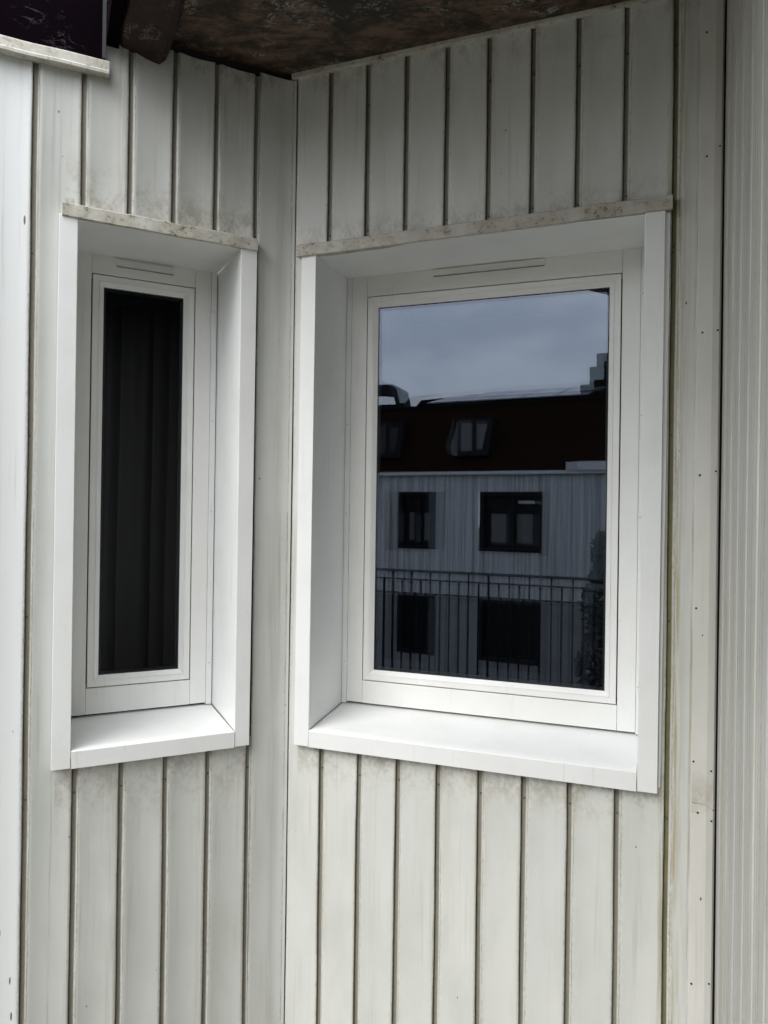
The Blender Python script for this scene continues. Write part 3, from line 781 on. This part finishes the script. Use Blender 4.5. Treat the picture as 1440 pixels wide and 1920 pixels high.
obj('upper_roof', poly_slab([F.P(-9, 2.93, -.50), F.P(16, 2.93, -.50), F.P(16, 3.45, -3.6), F.P(5.1, 3.62, -3.6), F.P(3.3, 3.70, -3.6), F.P(1.3, 3.70, -3.6), F.P(-.35, 3.62, -3.6), F.P(-.9, 3.0, -3.6), F.P(-9, 2.95, -3.6)]), plain('black_felt_roof', (.01, .01, .011), .9, 5, .3, spec=.1), H)
M_solar = slate()
for k in range(5):
    for q in range(3):
        u0, u1 = 1.02 + k * .86, 1.02 + k * .86 + .83; v0, v1 = q / 3.0 + .012, (q + 1) / 3.0 - .012
        fz = lambda v: (3.02 + .72 * v, -.6 - 2.9 * v)
        if k == 0 and q == 2: continue
        pts = [F.P(u0, fz(v0)[0], fz(v0)[1]), F.P(u1, fz(v0)[0], fz(v0)[1]), F.P(u1, fz(v1)[0], fz(v1)[1]), F.P(u0, fz(v1)[0], fz(v1)[1])]
        obj('solar_panel', poly_slab(pts, .03), M_solar, H)
for du in (0.0, -2.42):                       # dormers with a slanting cheek
    bm = bmesh.new()
    prism(bm, [F.P(2.15 + du, 1.50, .02), F.P(2.95 + du, 1.50, .02), F.P(3.05 + du, 2.45, .02), F.P(2.15 + du, 2.45, .02)], [F.P(2.15 + du, 1.50, -.8), F.P(2.95 + du, 1.50, -.8), F.P(3.05 + du, 2.45, -.8), F.P(2.15 + du, 2.45, -.8)])
    dm = obj('dormer', bm, M_dframe, H)
    bm = bmesh.new(); prism(bm, [F.P(2.14 + du, 1.50, .03), F.P(2.14 + du, 2.42, .03), F.P(1.80 + du, 1.58, -.25)], [F.P(2.10 + du, 1.50, -.03), F.P(2.10 + du, 2.38, -.03), F.P(1.80 + du, 1.58, -.30)])
    M_dc = M_curt if du == 0 else plain('dim_curtain', (.03, .03, .03), .8, 7, .4)
    obj('cheek', bm, M_dc, dm)
    bm = bmesh.new(); box(bm, F, 2.24 + du, 2.53 + du, 1.62, 2.34, .022, .04); box(bm, F, 2.66 + du, 2.92 + du, 1.66, 2.30, .022, .04, None, 2.80 + du); obj('pane', bm, M_dc, dm)
bm = bmesh.new()
box(bm, F, 5.16, 6.9, 2.5, 3.88, -2.4, -1.6); box(bm, F, 5.33, 6.9, 3.88, 4.22, -2.3, -1.62); box(bm, F, 4.92, 6.9, 2.5, 3.44, -2.4, -1.64)
obj('chimney', bm, plain('sooty_brick', (.015, .010, .009), .9, 9, .4, .4, spec=.1), rf)
pa = [F.P(u, z, -.8) for u, z in [(-.9, 3.40), (-.58, 3.40), (-.05, 3.32), (.02, 3.07), (-.9, 3.08), (-.9, 2.8), (.32, 2.8), (.25, 3.20), (.18, 3.47), (-.1, 3.64), (-.9, 3.64)]]
bm = bmesh.new(); prism(bm, pa, [p - F.n * .5 for p in pa]); obj('roof_cowl', bm, M_dframe, H)
bm = bmesh.new(); box(bm, F, 3.72, 4.12, .30, .37, -.10, -.06); obj('wall_lamp', bm, M_trimw, H)

# evergreen standing in for a dark block mirrored at the lower right
def standin_leaf_mat():
    N = NT('dark_standin_leaves'); p = N.pos()
    N.set(N.b.inputs['Base Color'], N.mix(N.noise(p, 4, 3), (.003, .005, .003), (.010, .014, .008))); N.b.inputs['Roughness'].default_value = .6
    return N.m
ev_c = F.P(6.22, 0, 3.0)
E_ = tag(empty('evergreen_standin', (ev_c.x, ev_c.y, GZ)), 'dark evergreen standing in for a black block mirrored low at the right of the wide window', 'tree')
bm = bmesh.new()
for i in range(8):
    pass
ringp = []
for z, r in ((GZ, .16), (GZ + 2, .12), (GZ + 4.5, .07), (GZ + 7.2, .02)):
    ringp.append([bm.verts.new((ev_c.x + r * math.cos(a * math.pi / 4), ev_c.y + r * math.sin(a * math.pi / 4), z)) for a in range(8)])
for a, b in zip(ringp, ringp[1:]):
    for i in range(8): bm.faces.new((a[i], a[(i + 1) % 8], b[(i + 1) % 8], b[i]))
obj('standin_trunk', bm, M_beam, E_)
bm = bmesh.new()
for i in range(5200):
    t = random.random() ** .8; z = GZ + 1.0 + (EYE - .30 - GZ - 1.0) * t
    r = (.62 * (1 - t) ** .35 + .04) * (random.random() ** .45) * (1 + .22 * math.sin(z * 5 + 2 * random.random()))
    a = random.uniform(0, 6.283); c = Vector((ev_c.x + r * math.cos(a), ev_c.y + r * math.sin(a), z))
    d1 = Vector((random.gauss(0, 1), random.gauss(0, 1), random.gauss(0, .6))).normalized() * .11; d2 = d1.cross(Vector((random.gauss(0, 1), random.gauss(0, 1), 1))).normalized() * .035
    bm.faces.new([bm.verts.new(c + v) for v in (-d1, d2, d1, -d2)])
obj('standin_crown', bm, standin_leaf_mat(), E_)
